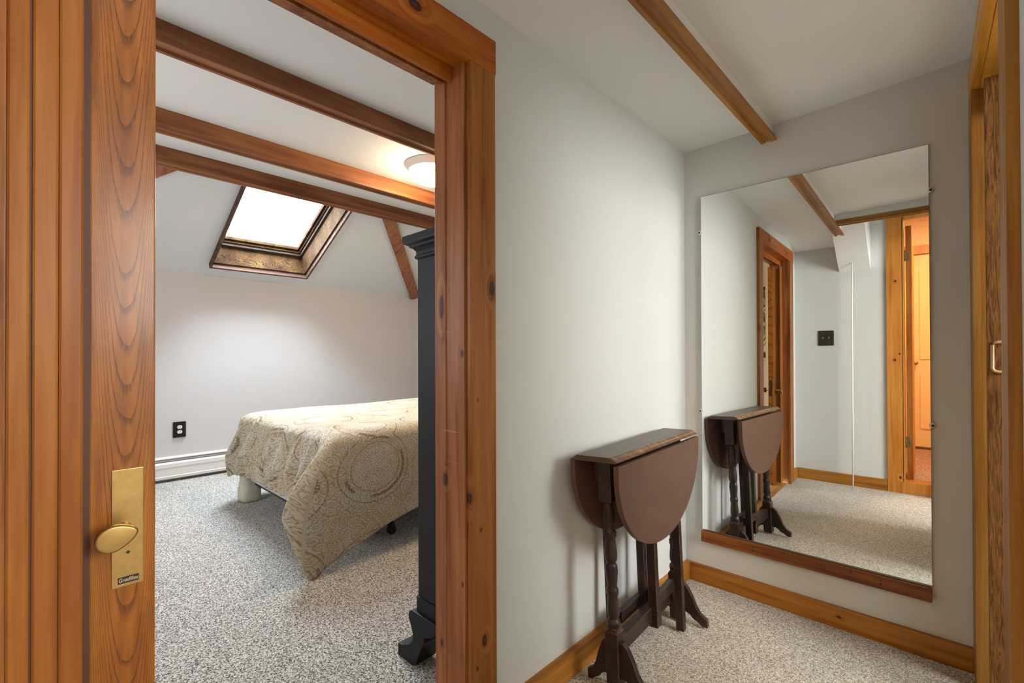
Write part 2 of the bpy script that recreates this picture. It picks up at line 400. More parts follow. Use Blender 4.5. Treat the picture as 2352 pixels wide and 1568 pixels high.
# right wall, turned 1.9 degrees, with two openings
RX = Matrix.Translation((.042, 2.34, 0)) @ Matrix.Rotation(R(1.9), 4, 'Z')
w = MB()
for y0, y1, z0, z1 in ((-.08, .05, -.03, 2.75), (-.90, -.08, 2.073, 2.75), (-1.675, -.90, -.03, 2.75), (-2.46, -1.675, 2.055, 2.75), (-2.85, -2.46, -.03, 2.75)):
    w.box(.02, .16, y0, y1, z0, z1, xf=RX)
w.make('wall_right', M['wall'], **ST)
d2 = sempty('door_2', (.10, 1.7, 0))
box('casing', M['right_v'], -.002, .02, -.10, .02, 0, 2.055, parent=d2, bev=.0015, xf=RX)
box('jamb', M['right_v'], .02, .16, -.10, -.08, 0, 2.055, parent=d2, xf=RX)
box('casing', M['right_v'], .000, .0205, -.992, -.885, 0, 2.055, parent=d2, bev=.0015, xf=RX)
box('jamb', M['right_v'], .0205, .16, -.90, -.885, 0, 2.050, parent=d2, xf=RX)
box('head_casing', M['right_h'], -.002, .0205, -1.0, .02, 2.056, 2.165, parent=d2, bev=.0015, xf=RX)
box('head_jamb', M['right_h'], .021, .16, -.90, -.08, 2.052, 2.072, parent=d2, xf=RX)
box('track_fascia', M['right_h'], .105, .125, -.885, -.10, 1.955, 2.051, parent=d2, xf=RX)
# east room shell
w = MB(); w.box(2.35, 2.45, -.45, YE, -.05, 2.75)
w.make('wall_east', M['beige'], **ST)
box('ceiling_east', M['beige'], .25, 3.12, -.34, YE, 2.50, 2.6, **ST)

# baseboards
def baseprof(a): return a
box('baseboard_left', M['pine_y'], -1.02, -.992, .974, YE, 0, .087, bev=.003, **ST)
box('baseboard_front', M['pine_x'], -.992, .040, YE-.024, YE, 0, .086, bev=.003, **ST)
box('baseboard_back', M['pine_x'], -1.0, -.345, -.335, -.312, 0, .095, bev=.003, **ST)
box('trim_1', M['pine_y'], -1.02, -1.0, -.312, -.151, 0, .095, bev=.003, **ST)

# hall ceiling beam: painted box with channelled wooden cap
b = sempty('trim_2', (-.62, 1.2, 2.13))
box('painted_box', M['ceil'], -.645, -.602, .1, YE, 2.155, 2.206, parent=b)
cap = [(-.651, 2.132), (-.636, 2.132), (-.633, 2.139), (-.613, 2.139), (-.610, 2.132), (-.587, 2.132), (-.587, 2.142), (-.593, 2.150), (-.593, 2.158), (-.651, 2.158)]
MB().prism(cap, 'y', .09, YE, bev=.0012).make('wooden_cap', M['beam_hall'], b)
b = sempty('trim_3', (-.2, .46, 2.13))
MB().prism([(.445, 2.132), (.452, 2.139), (.490, 2.139), (.497, 2.132), (.51, 2.132), (.51, 2.165), (.445, 2.165)], 'x', -.593, .6, bev=.001).make('wooden_cap', wood('cross_beam', (.22, .08, .015), (.40, .17, .03), (.52, .25, .06), 'x'), b)
box('painted_box', M['ceil'], -.593, .6, .452, .50, 2.165, 2.206, parent=b)

# ------------------------------------------------------------------ bedroom doorway frame
d1 = sempty('door_1', (-1.08, .42, 0))
box('casing', M['pine_v'], -1.02, -1.0, .8735, .974, 0, 1.9965, parent=d1, bev=.0012)
box('casing', M['pine_v'], -1.02, -1.0, -.151, -.0235, 0, 1.9965, parent=d1, bev=.0012)
box('head_casing', M['pine_h'], -1.0205, -.9985, -.158, .976, 1.997, 2.098, parent=d1, bev=.0012)
jp = [(-1.165, .869), (-1.074, .869), (-1.073, .8672), (-1.0215, .8672), (-1.0215, .8805), (-1.165, .8805)]
MB().prism([(-1.165, .872), (-1.160, .8685), (-1.128, .8685), (-1.106, .8655), (-1.104, .869), (-1.074, .869), (-1.073, .8665), (-1.0205, .8665), (-1.0205, .8805), (-1.165, .8805)], 'z', 0, 2.0).make('jamb', M['pine_jamb'], d1)
box('jamb', M['pine_jamb'], -1.165, -1.0205, -.0345, -.0245, 0, 2.0, parent=d1)
box('head_jamb', M['pine_h'], -1.165, -1.0205, -.0345, .869, 1.999, 2.013, parent=d1)
box('head_stop', M['pine_h'], -1.086, -1.073, -.012, .866, 1.962, 1.999, parent=d1, bev=.001)
box('track', M['brass_d'], -1.112, -1.0865, -.012, .866, 1.985, 1.9985, parent=d1)
box('track_lip', M['pine_jamb'], -1.128, -1.112, -.012, .866, 1.972, 1.9985, parent=d1, bev=.001)
box('head_stop', M['pine_jamb'], -1.1645, -1.128, -.012, .866, 1.987, 1.9985, parent=d1, bev=.001)
box('threshold', M['oak'], -1.16, -1.0305, -.012, .869, -.02, .006, parent=d1, bev=.002)

# folding door, stacked at the left side of the doorway
fd = thing('folding_door', 'wood-grained folding door pushed open beside the bedroom doorway with a brass handle plate', 'folding door', (-1.10, .06, .01))
ZT = 1.93
fp = box('lead_post', M['fold_fig'], -1.135, -1.095, .0735, .1665, .012, ZT, parent=fd, bev=.003)
MB().box(-1.10, -1.0935, .0655, .0745, .012, ZT).box(-1.13, -1.10, .064, .0735, .012, ZT).make('post_joint', M['fold_dark'], fd)
def slat(y0, y1, xf_, th=.006):
    pts = [(xf_-th, y0), (xf_-th, y1), (xf_-.0018, y1), (xf_, y1-.003), (xf_, y0+.003), (xf_-.0018, y0)]
    return MB().prism(pts, 'z', .015, 1.95).make('slat', M['fold'], fd)
slat(-.024, .0005, -1.060); slat(.0040, .0333, -1.060); slat(.0345, .0635, -1.060)
box('slat_joint', M['fold_dark'], -1.075, -1.0645, -.022, .0645, .02, 1.94, parent=fd)
for i in range(5):      # folded leaves behind the front slats
    y = -.015+.017*i
    box('folded_leaf', M['fold'], -1.150, -1.076, y, y+.006, .02, 1.94, parent=fd, bev=.001)
hp = box('handle_plate', M['brass'], -1.095, -1.0925, .1035, .1485, .733, .945, parent=fd, bev=.0008)
MB().box(-1.0925, -1.0922, .112, .142, .7385, .7505).make('name_label', M['paperblack'], hp)
cu = bpy.data.curves.new('lettering', 'FONT'); cu.body = 'Grosfillex'; cu.size = .0098; cu.extrude = .0001; cu.align_x = 'CENTER'; cu.align_y = 'CENTER'; cu.shear = .1
to = bpy.data.objects.new('lettering', cu); COL.objects.link(to)
to.matrix_world = Matrix.Translation((-1.0919, .127, .7445)) @ Matrix(((0, 0, 1, 0), (.72, 0, 0, 0), (0, 1, 0, 0), (0, 0, 0, 1)))
bpy.context.view_layer.update()
me = bpy.data.meshes.new_from_object(to.evaluated_get(bpy.context.evaluated_depsgraph_get())); mw = to.matrix_world.copy()
bpy.data.objects.remove(to)
me.transform(mw); me.materials.clear(); me.materials.append(plain('label_gold', (.75, .62, .38), .4, .3)); lo = bpy.data.objects.new('lettering', me); COL.objects.link(lo); par(lo, hp)
MB().lathe([(.0033, -1.0925), (.0033, -1.0921)], (0, .1265, .7935), 4, axis='x').make('keyhole', M['slot'], hp)
# paddle handle: drop shape, thick dark rim and flat face
def drop(cy, cz, sy, sz, n=28):
    P = []
    for i in range(n):
        a = 2*math.pi*i/n; c, s_ = math.cos(a), math.sin(a)
        wd = 1-.42*((c+1)/2)**1.6
        P.append((cy+sy*c, cz+sz*s_*wd+sz*.30*((c+1)/2)**2))
    return P
for sx, nm in ((1, 'handle'), (-1, 'handle')):
    X = -1.046 if sx > 0 else -1.176
    h = MB().prism(drop(.106, .836, .029, .0255), 'x', X-.007, X+.007, bev=.0035).make(nm, M['brass'] if sx > 0 else M['brass_d'], fd)  # bedroom-side handle in darker brass: its backlit shade is put into the colour
    for p in h.data.polygons: p.use_smooth = True
    MB().lathe([(.0085, -1.0925 if sx > 0 else -1.13), (.0065, -1.085 if sx > 0 else -1.14), (.0065, X)], (0, .122, .842), 16, axis='x').make('spindle', M['brass'], fd)
box('latch_plate', M['bronze'], -1.124, -1.106, .1665, .168, .79, .93, parent=fd)

# ------------------------------------------------------------------ bedroom shell
XB, SA = -5.27, R(27)
ZK = 1.94
box('floor_bedroom', M['carpet_b'], -5.4, -1.155, -.85, 3.75, -.06, 0, **ST)
box('wall_far', M['bwall'], XB-.12, XB, -.85, 3.75, -.05, ZK+.04, **ST)
box('wall_north', M['bwall'], XB-.12, -1.16, 3.61, 3.75, -.05, 2.9, **ST)
box('wall_south', M['bwall'], XB-.12, -1.16, -.78, -.66, -.05, 2.9, **ST)
box('wall_near', M['bwall'], -1.172, -1.161, .90, 3.62, 0, 2.62, **ST)
box('wall_near_upper', M['bwall'], -1.172, -1.161, -.66, .90, 2.02, 2.62, **ST)
XJ = XB+(2.6-ZK)/math.tan(SA)
box('ceiling_bedroom', M['bceil'], XJ-.02, -1.14, -.85, 3.75, 2.6, 2.75, **ST)
SM = Matrix.Translation((XB, 0, ZK)) @ Matrix(((math.cos(SA), 0, -math.sin(SA), 0), (0, 1, 0, 0), (math.sin(SA), 0, math.cos(SA), 0), (0, 0, 0, 1)))
sL = (2.6-ZK)/math.sin(SA)
w = MB()
s0, s1, y0, y1 = .20, 1.34, 1.195, 2.08
w.box(-.1, s0, -.85, 3.75, 0, .20, xf=SM); w.box(s1, sL+.12, -.85, 3.75, 0, .20, xf=SM)
w.box(s0, s1, -.85, y0, 0, .20, xf=SM); w.box(s0, s1, y1, 3.75, 0, .20, xf=SM)
w.make('ceiling_slope', M['slope'], **ST)
sk = sempty('window_1', tuple(SM @ Vector((.75, 1.63, .1))))
T = .018
for nm, bb in (('shaft_board', (s0, s0+T, y0, y1, 0, .26)), ('shaft_board', (s1-T, s1, y0, y1, 0, .26)), ('shaft_board', (s0+T, s1-T, y0, y0+T, 0, .26)), ('shaft_board', (s0+T, s1-T, y1-T, y1, 0, .26))):
    box(nm, M['shaft'], *bb, parent=sk, xf=SM)
for bb in ((s0-.016, s0+.004, y0-.015, y1+.015), (s1-.004, s1+.016, y0-.015, y1+.015), (s0+.004, s1-.004, y0-.015, y0+.004), (s0+.004, s1-.004, y1-.004, y1+.015)):
    box('trim', M['trim_dark'], *bb, -.048, .0, parent=sk, xf=SM)
for k, (e, n0, n1, mt) in enumerate(((.0, .205, .235, 'shaft_dark'), (.012, .235, .262, 'shaft'), (.03, .262, .30, 'shaft'))):
    q = MB(); th = .03
    q.box(s0+T, s0+T+th+e, y0+T, y1-T, n0, n1, xf=SM); q.box(s1-T-th-e, s1-T, y0+T, y1-T, n0, n1, xf=SM)
    q.box(s0+T, s1-T, y0+T, y0+T+th*.6+e, n0, n1, xf=SM); q.box(s0+T, s1-T, y1-T-th*.6-e, y1-T, n0, n1, xf=SM)
    q.make('sash' if k else 'sash_gasket', M[mt], sk)
box('pane', M['pane'], s0+.06, s1-.06, y0+.05, y1-.05, .285, .289, parent=sk, xf=SM)
po = area('skylight_portal', tuple(SM @ Vector((.77, 1.637, .31))), (0, 0, 0), 1.1, .85, 1, (1, 1, 1), portal=True)
po.matrix_world = Matrix.Translation(SM @ Vector((.77, 1.637, .31))) @ SM.to_3x3().to_4x4()

# ceiling beams of the bedroom with channelled caps
for i, (xc, hh, ww, tn) in enumerate(((-2.455, .100, .095, 4), (-3.335, .118, .095, 5), (-3.935, .118, .090, 6))):
    b = sempty('trim_%d' % tn, (xc, 1.5, 2.5)); zb = 2.6-hh; x1 = xc; x0 = xc-ww
    box('beam_body', M['beam_y'], x0+.004, x1-.004, -.66, 3.61, zb+.03, 2.6, parent=b)
    pr = [(x1, zb), (x1-.020, zb), (x1-.026, zb+.012), (x0+.026, zb+.012), (x0+.020, zb), (x0, zb), (x0, zb+.031), (x1, zb+.031)]
    MB().prism(pr, 'y', -.66, 3.61, bev=.0015).make('beam_cap', M['beam_y'], b)
# diagonal braces on the slope
def brace(n, p0, p1, wd):
    b = sempty('trim_%d' % n, p0)
    a, c = Vector(p0), Vector(p1); d = (c-a); L = d.length; d.normalize()
    nn = (SM.to_3x3() @ Vector((0, 0, 1))).normalized(); s_ = nn.cross(d).normalized()
    mt = Matrix(((d.x, s_.x, nn.x, a.x), (d.y, s_.y, nn.y, a.y), (d.z, s_.z, nn.z, a.z), (0, 0, 0, 1)))
    pts = [(0, -wd/2), (L-.04, -wd/2), (L-.01, -wd*.3), (L, 0), (L-.01, wd*.3), (L-.04, wd/2), (0, wd/2)]
    MB().prism(pts, 'z', -.040, 0.0, bev=.003, xf=mt).make('brace_board', M['brace'], b)
def onslope(x, y): return (x, y, ZK+(x-XB)*math.tan(SA))
brace(7, onslope(-4.00, 2.40), onslope(-5.262, 3.60), .125)
brace(8, onslope(-4.00, .76), onslope(-5.262, -.46), .125)

# baseboard heater
ht = thing('baseboard_heater', 'long white baseboard heater along the bedroom wall under the skylight', 'heater', (-5.24, 1.4, 0))
MB().prism([(-5.27, .03), (-5.262, .03), (-5.262, .205), (-5.235, .205), (-5.232, .21), (-5.245, .222), (-5.27, .222)], 'y', -.64, 3.58).make('back_panel', M['white_m'], ht)
MB().prism([(-5.213, .026), (-5.210, .024), (-5.198, .030), (-5.196, .052), (-5.200, .056), (-5.202, .128), (-5.198, .132), (-5.200, .165), (-5.212, .178), (-5.222, .180), (-5.222, .174), (-5.214, .172), (-5.206, .160), (-5.208, .036)], 'y', -.64, 3.58).make('front_cover', M['white_m'], ht)
MB().prism([(-5.245, .184), (-5.213, .190), (-5.213, .1935), (-5.245, .1875)], 'y', -.64, 3.58).make('damper', M['white_m'], ht)
MB().box(-5.262, -5.215, -.63, 3.57, .06, .15).make('heating_fins', M['slot'], ht)
for y in (-.646, 3.582): box('end_cap', M['white_m'], -5.27, -5.195, y-.006, y+.006, .02, .224, parent=ht, bev=.002)

# outlet
ou = thing('wall_outlet', 'white double socket in a black rectangular surround low on the bedroom wall', 'outlet', (-5.27, .982, .39))
MB().prism([(-5.27, .932), (-5.262, .932), (-5.255, .942), (-5.255, 1.022), (-5.262, 1.032), (-5.27, 1.032)], 'z', .392, .536, bev=.002).make('cover_plate', M['black'], ou)
for z in (.442, .488):
    q = MB(); pts = [(.982+.0195*math.cos(a)*1.0, z+max(-.0155, min(.0155, .0195*math.sin(a)))) for a in [2*math.pi*i/24 for i in range(24)]]
    r_ = q.prism(pts, 'x', -5.255, -5.2515, bev=.0008).make('receptacle', M['ivory'], ou)
    MB().box(-5.2515, -5.2510, .9735, .9765, z-.001, z+.009).box(-5.2515, -5.2510, .9875, .9905, z-.001, z+.009).lathe([(.0028, -5.2515), (.0028, -5.2510)], (0, .982, z-.008), 10, axis='x').make('slots', M['slot'], r_)
MB().lathe([(.003, -5.255), (.0025, -5.253)], (0, .982, .465), 10, axis='x').make('screw', M['bronze'], ou)

# ceiling light
lx, ly = -2.885, 2.135
cl = thing('ceiling_light', 'lit frosted dome ceiling light with a cream rim between the bedroom beams', 'ceiling light', (lx, ly, 2.6))
MB().lathe([(.205, 2.5995), (.205, 2.592), (.192, 2.586), (.190, 2.576), (.180, 2.570), (.178, 2.556), (.166, 2.550), (.160, 2.556)], (lx, ly, 0), 48).make('rim', M['white'], cl)
MB().lathe([(.160, 2.556), (.160, 2.545), (.154, 2.520), (.138, 2.495), (.110, 2.476), (.070, 2.465), (.020, 2.462), (.002, 2.462)], (lx, ly, 0), 48).make('glass_dome', M['dome'], cl)
MB().lathe([(.012, 2.463), (.012, 2.456), (.004, 2.450)], (lx, ly, 0), 16).make('finial', M['white'], cl)

# ------------------------------------------------------------------ armoire
ar = thing('armoire', 'tall black painted armoire with moulded cornice standing inside the bedroom doorway', 'armoire', (-1.31, 1.55, 0))
ax0, ax1, ay0, ay1 = -1.442, -1.185, 1.0, 2.05
box('carcass', M['black'], ax0, ax1, ay0, ay1, .205, 1.515, parent=ar, bev=.003)
def cornice(x0, x1, y0, y1):
    pr = [(0, 1.505), (.008, 1.510), (.008, 1.518), (.004, 1.522), (.004, 1.535), (.012, 1.545), (.022, 1.550), (.024, 1.556), (.038, 1.562), (.040, 1.568), (.040, 1.590)]
    bm = MB(); tmp = bmesh.new(); rows = []
    for o_, z in pr:
        rows.append([tmp.verts.new(p) for p in ((x0-o_, y0-o_, z), (x1, y0-o_, z), (x1, y1+o_, z), (x0-o_, y1+o_, z))])
    for A, B in zip(rows, rows[1:]):
        for i in range(4): tmp.faces.new((A[i], A[(i+1) % 4], B[(i+1) % 4], B[i]))
    tmp.faces.new(rows[0]); tmp.faces.new(rows[-1]); bmesh.ops.recalc_face_normals(tmp, faces=tmp.faces)
    return bm._add(tmp, None)
cornice(ax0, ax1, ay0, ay1).make('cornice', M['black'], ar)
box('plinth', M['black'], ax0-.006, ax1, ay0-.004, ay1+.004, .205, .262, parent=ar, bev=.003)
fp_ = [(-1.30, .206), (-1.462, .206), (-1.478, .198), (-1.486, .182), (-1.482, .165), (-1.468, .145), (-1.458, .118), (-1.462, .092), (-1.485, .070), (-1.525, .052), (-1.556, .047), (-1.556, .002), (-1.462, .002), (-1.440, .012), (-1.425, .045), (-1.405, .085), (-1.385, .115), (-1.385, .135), (-1.345, .150)]
MB().prism(fp_, 'y', .985, 1.075, bev=.004).make('foot', M['black'], ar)
MB().prism(fp_, 'y', 1.975, 2.065, bev=.004).make('foot', M['black'], ar)
fq = [(x if x > -1.44 else -1.44, z) for x, z in fp_]
for y in (.99, 1.98):
    MB().prism([(-1.185, .206), (-1.30, .206), (-1.29, .15), (-1.24, .12), (-1.235, .05), (-1.245, .002), (-1.185, .002)], 'y', y, y+.07, bev=.003).make('foot', M['black'], ar)
for k in range(2):
    dy0 = ay0+.03+k*.5; dr = box('door', M['black'], ax0-.020, ax0-.001, dy0, dy0+.49, .28, 1.49, parent=ar, bev=.003)
    box('door_panel', M['black'], ax0-.026, ax0-.018, dy0+.07, dy0+.42, .36, 1.41, parent=dr, bev=.004)
    MB().lathe([(.006, ax0-.02), (.006, ax0-.035), (.016, ax0-.040), (.016, ax0-.050), (.004, ax0-.055)], (0, dy0+(.46 if k == 0 else .03), .9), 16, axis='x').make('knob', M['brass'], dr)

# ------------------------------------------------------------------ bed
bd = thing('bed', 'bed on a metal frame with white box spring showing below the quilt', 'bed', (-3.34, 2.2, 0))
box('box_spring', M['boxs'], -4.10, -2.60, 1.21, 3.25, .165, .385, parent=bd, bev=.03)
box('mattress', M['mattress'], -4.12, -2.58, 1.20, 3.26, .39, .655, parent=bd, bev=.05)
MB().box(-4.08, -2.62, 1.24, 1.28, .135, .165).box(-4.08, -2.62, 3.18, 3.22, .135, .165).box(-4.08, -4.04, 1.24, 3.22, .135, .165).box(-2.66, -2.62, 1.24, 3.22, .135, .165).make('rail_frame', M['blackiron'], bd)
def caster(x, y):
    return MB().lathe([(.010, .065), (.010, .16)], (x, y, 0), 12).lathe([(.024, .062), (.026, .070), (.010, .085)], (x, y, 0), 16).lathe([(.026, -.020), (.030, -.012), (.030, .012), (.026, .020)], (x, y+.004, .030), 20, axis='x').box(x-.028, x+.028, y-.014, y+.014, .040, .066, bev=.006)
for x, y in ((-2.64, 1.62), (-2.64, 3.1), (-4.06, 3.1)): caster(x, y).make('leg', M['blackiron'], bd)
# corner leg bundled in cream cloth
tmp = bmesh.new(); rows = []
for k in range(15):
    t = k/14; z = .002+.235*t; row = []
    for i in range(40):
        a = 2*math.pi*i/40; c, s_ = math.cos(a), math.sin(a)
        e = 4.0; rr = 1/((abs(c)**e+abs(s_)**e)**(1/e))
        r_ = .068*(1+.10*(1-t))*(1-.10*math.exp(-((t-.72)/.12)**2))
        if t < .08: r_ *= .90+1.25*t
        r_ *= 1+.025*math.sin(3*a+7*t)+.018*math.sin(8*a+2*math.sin(9*t))
        row.append(tmp.verts.new((-4.075+c*rr*r_*1.12-.010*(1-t), 1.225+s_*rr*r_, z)))
    rows.append(row)
for A, B in zip(rows, rows[1:]):
    for i in range(40): f = tmp.faces.new((A[i], A[(i+1) % 40], B[(i+1) % 40], B[i])); f.smooth = True
tmp.faces.new(rows[0]); tmp.faces.new(rows[-1]); bmesh.ops.recalc_face_normals(tmp, faces=tmp.faces)
MB()._add(tmp, None).make('leg', M['fabric'], bd, label='bed leg wrapped in cream cloth')

# quilt
STN = [  # top, mid, hem around the bed (closed)
 ((-2.545, 3.30, .66), (-2.50, 3.32, .43), (-2.49, 3.34, .22)),
 ((-2.545, 2.60, .66), (-2.50, 2.60, .43), (-2.49, 2.60, .21)),
 ((-2.545, 2.10, .66), (-2.49, 2.08, .43), (-2.47, 2.06, .205)),
 ((-2.545, 1.78, .66), (-2.49, 1.75, .43), (-2.47, 1.73, .190)),
 ((-2.545, 1.58, .66), (-2.48, 1.53, .40), (-2.455, 1.50, .150)),
 ((-2.545, 1.42, .66), (-2.47, 1.34, .37), (-2.435, 1.28, .085)),
 ((-2.548, 1.30, .66), (-2.45, 1.18, .35), (-2.405, 1.10, .035)),
 ((-2.560, 1.215, .66), (-2.445, 1.04, .36), (-2.388, .990, .008)),
 ((-2.585, 1.185, .66), (-2.505, .965, .43), (-2.470, .915, .245)),
 ((-2.605, 1.175, .66), (-2.545, .985, .45), (-2.515, .912, .320)),
 ((-2.640, 1.168, .66), (-2.640, 1.090, .42), (-2.640, 1.060, .270)),
 ((-2.740, 1.165, .66), (-2.740, 1.120, .42), (-2.745, 1.105, .268)),
 ((-3.10, 1.165, .66), (-3.10, 1.120, .43), (-3.11, 1.105, .272)),
 ((-3.55, 1.165, .66), (-3.56, 1.120, .43), (-3.58, 1.105, .270)),
 ((-3.95, 1.165, .66), (-3.96, 1.115, .43), (-3.97, 1.100, .245)),
 ((-4.09, 1.175, .66), (-4.11, 1.115, .43), (-4.135, 1.090, .205)),
 ((-4.14, 1.215, .66), (-4.16, 1.160, .43), (-4.185, 1.130, .225)),
 ((-4.155, 1.35, .66), (-4.20, 1.34, .43), (-4.24, 1.33, .23)),
 ((-4.155, 2.2, .66), (-4.19, 2.2, .43), (-4.21, 2.2, .24)),
 ((-4.155, 3.30, .66), (-4.19, 3.33, .43), (-4.20, 3.34, .24)),
 ((-3.4, 3.32, .66), (-3.4, 3.35, .43), (-3.4, 3.36, .24))]
SUB = [18, 14, 10, 8, 8, 7, 7, 7, 5, 8, 8, 24, 28, 26, 14, 10, 10, 16, 20, 16, 16]
def cr(p0, p1, p2, p3, t):
    return .5*((2*p1)+(-p0+p2)*t+(2*p0-5*p1+4*p2-p3)*t*t+(-p0+3*p1-3*p2+p3)*t**3)
prm = []; n = len(STN)
for i in range(n):
    for k in range(SUB[i]):
        t = k/SUB[i]; row = []
        for c in range(3):
            P = [Vector(STN[(i+j) % n][c]) for j in (-1, 0, 1, 2)]
            row.append(cr(*P, t))
        prm.append((i+t, row))
bm = bmesh.new(); uvl = bm.loops.layers.uv.new('UVMap'); NP = len(prm)
TOPN, SKN = 18, 26
cols = []; cum = 0; last = None
for idx, (ip, (tp, md, hm)) in enumerate(prm):
    if last is not None: cum += (tp-last).length
    last = tp
    sp_ = Vector((-3.35, min(max(tp.y, 1.95), 2.5), .70))
    cl_ = []
    for k in range(TOPN):
        t = k/TOPN; p = sp_.lerp(tp, t); dd = (tp-p).length
        z = .705-.045*max(0, 1-dd/.13)**2.2+.004*math.sin(9*p.x+2*p.y)*math.sin(6*p.y+1)
        cl_.append((Vector((p.x, p.y, z)), (p.x, p.y)))
    out = Vector((md.x-tp.x, md.y-tp.y, 0))
    nrm = Vector((hm.x-sp_.x, hm.y-sp_.y, 0)); 
    # outward horizontal axis: nearest side
    if abs(tp.x+2.545) < .02: ax_ = Vector((1, 0, 0))
    elif tp.x < -4.13: ax_ = Vector((-1, 0, 0))
    elif tp.y > 3: ax_ = Vector((0, 1, 0))
    else: ax_ = Vector((0, -1, 0))
    dist = 0; prev = tp
    for k in range(SKN+1):
        w_ = k/SKN
        p = tp*((1-w_)*(1-2*w_))+md*(4*w_*(1-w_))+hm*(w_*(2*w_-1))
        dist += (p-prev).length; prev = p
        foot = 10.3 < ip < 16.5
        x_ = cum*1.0
        if foot:
            amp = .008+.024*min(1, w_*1.8)*(1-.35*w_)
            f_ = math.sin(x_*58+3*math.sin(x_*9)+2.2*w_)+.7*math.sin(x_*97+2+4*w_*math.sin(x_*5))+.5*math.sin(x_*31-5*w_)
        else:
            amp = .010*w_*(1-.3*w_)
            f_ = math.sin(x_*11+1.7)+.5*math.sin(x_*23+2*w_)
        win = 1.0 if not (6.2 < ip < 10.3) else .25
        p = p+ax_*(amp*f_*win*(1-.7*max(0, (w_-.6)/.4)))
        cl_.append((p, (tp.x+ax_.x*dist, tp.y+ax_.y*dist)))
    cols.append(cl_)
V_ = [[bm.verts.new(p) for p, _ in c] for c in cols]
for i in range(NP):
    j = (i+1) % NP
    for k in range(TOPN+SKN):
        vs = (V_[i][k], V_[j][k], V_[j][k+1], V_[i][k+1])
        if k == 0 and (vs[0].co-vs[1].co).length < 1e-5: vs = (vs[0], vs[2], vs[3]); uv = (cols[i][0][1], cols[j][1][1], cols[i][1][1])
        else: uv = (cols[i][k][1], cols[j][k][1], cols[j][k+1][1], cols[i][k+1][1])
        try: f = bm.faces.new(vs)
        except ValueError: continue
        f.smooth = True
        for lp, t in zip(f.loops, uv): lp[uvl].uv = t
bmesh.ops.recalc_face_normals(bm, faces=bm.faces)
me = bpy.data.meshes.new('quilt'); bm.to_mesh(me); bm.free(); me.materials.append(M['quilt'])
qo = bpy.data.objects.new('quilt', me); COL.objects.link(qo)
sm_ = qo.modifiers.new('thick', 'SOLIDIFY'); sm_.thickness = .010; sm_.offset = -1
tag(qo, 'beige paisley quilt spread over the bed with one corner hanging to the carpet', 'quilt')

# picture seen past the folding door in the mirror
pc = thing('framed_picture', 'green leaf print in a dark frame on the bedroom wall, glimpsed in the mirror', 'picture', (-1.55, -.66, 1.5))
q = MB(); q.box(-1.95, -1.20, -.66, -.64, 1.83, 1.87); q.box(-1.95, -1.20, -.66, -.64, 1.13, 1.17); q.box(-1.95, -1.91, -.66, -.64, 1.17, 1.83); q.box(-1.24, -1.20, -.66, -.64, 1.17, 1.83)
q.make('frame', M['shaft_dark'], pc)
g = NT('leaf_print'); vo = g.n('ShaderNodeTexVoronoi'); g.l(g.coord(), vo.inputs['Vector']); vo.inputs['Scale'].default_value = 14
nn_ = g.noise(g.coord(), 9, 3, .6, 2)
pm = g.fin(g.ramp(nn_, [(.42, (.05, .09, .04)), (.50, (.22, .30, .14)), (.58, (.60, .62, .50))]), .6)
box('print', pm, -1.915, -1.235, -.658, -.648, 1.165, 1.835, parent=pc)

# ------------------------------------------------------------------ mirror and its ledge
MR = Matrix.Translation((-.4985, 2.3585, 1.1105)) @ Matrix.Rotation(R(.849), 4, 'Z') @ Matrix.Rotation(R(-.115), 4, 'X')
mi = thing('wall_mirror', 'large frameless mirror on the end wall above a wooden ledge', 'mirror', (-.4985, 2.3585, .28))
hw, hz = .4285, .8355
box('glass', M['mirror'], -hw, hw, 0, .0015, -hz, hz, parent=mi, xf=MR)
MB().box(-hw, hw, .0015, .0055, -hz, hz, xf=MR).box(-hw-.0012, -hw, -.0002, .0055, -hz, hz+.0012, xf=MR).box(hw, hw+.0012, -.0002, .0055, -hz, hz+.0012, xf=MR).box(-hw, hw, -.0002, .0055, hz, hz+.0012, xf=MR).make('backing', M['medge'], mi)
for x, z in ((-hw-.0045, .655), (-hw-.0045, -.245), (hw+.0045, .660), (hw+.0045, -.232)):
    q = MB().lathe([(.0098, .0055), (.0098, -.002), (.0085, -.0045), (.004, -.005)], (x, 0, z), 20, xf=MR, axis='y').make('clip', M['clear'], mi)
    MB().lathe([(.0045, -.0045), (.0045, -.0058)], (x+(.0015 if x > 0 else -.0015), 0, z), 12, xf=MR, axis='y').make('screw', M['slot'], q)
lg = thing('mirror_ledge', 'narrow brown wooden ledge screwed to the wall under the mirror', 'ledge', (-.5, 2.36, .215))
ML = Matrix.Translation((-.4985, 2.3625, 0)) @ Matrix.Rotation(R(.6), 4, 'Z')
box('rail', M['ledge'], -.430, .4285, -.012, .0045, .215, .2655, parent=lg, bev=.0012, xf=ML)
box('rail_top', M['ledge'], -.430, .4285, -.022, -.012, .2155, .268, parent=lg, bev=.0015, xf=ML)
for x, z in ((-.19, .252), (-.191, .237), (.278, .252), (.277, .237), (.18, .252), (.175, .232)):
    MB().lathe([(.0036, -.0222), (.0036, -.0216), (.001, -.0210)] if False else [(.0036, -.0218), (.0036, -.0226)], (x, 0, z), 12, xf=ML, axis='y').make('screw', M['slot'], lg)

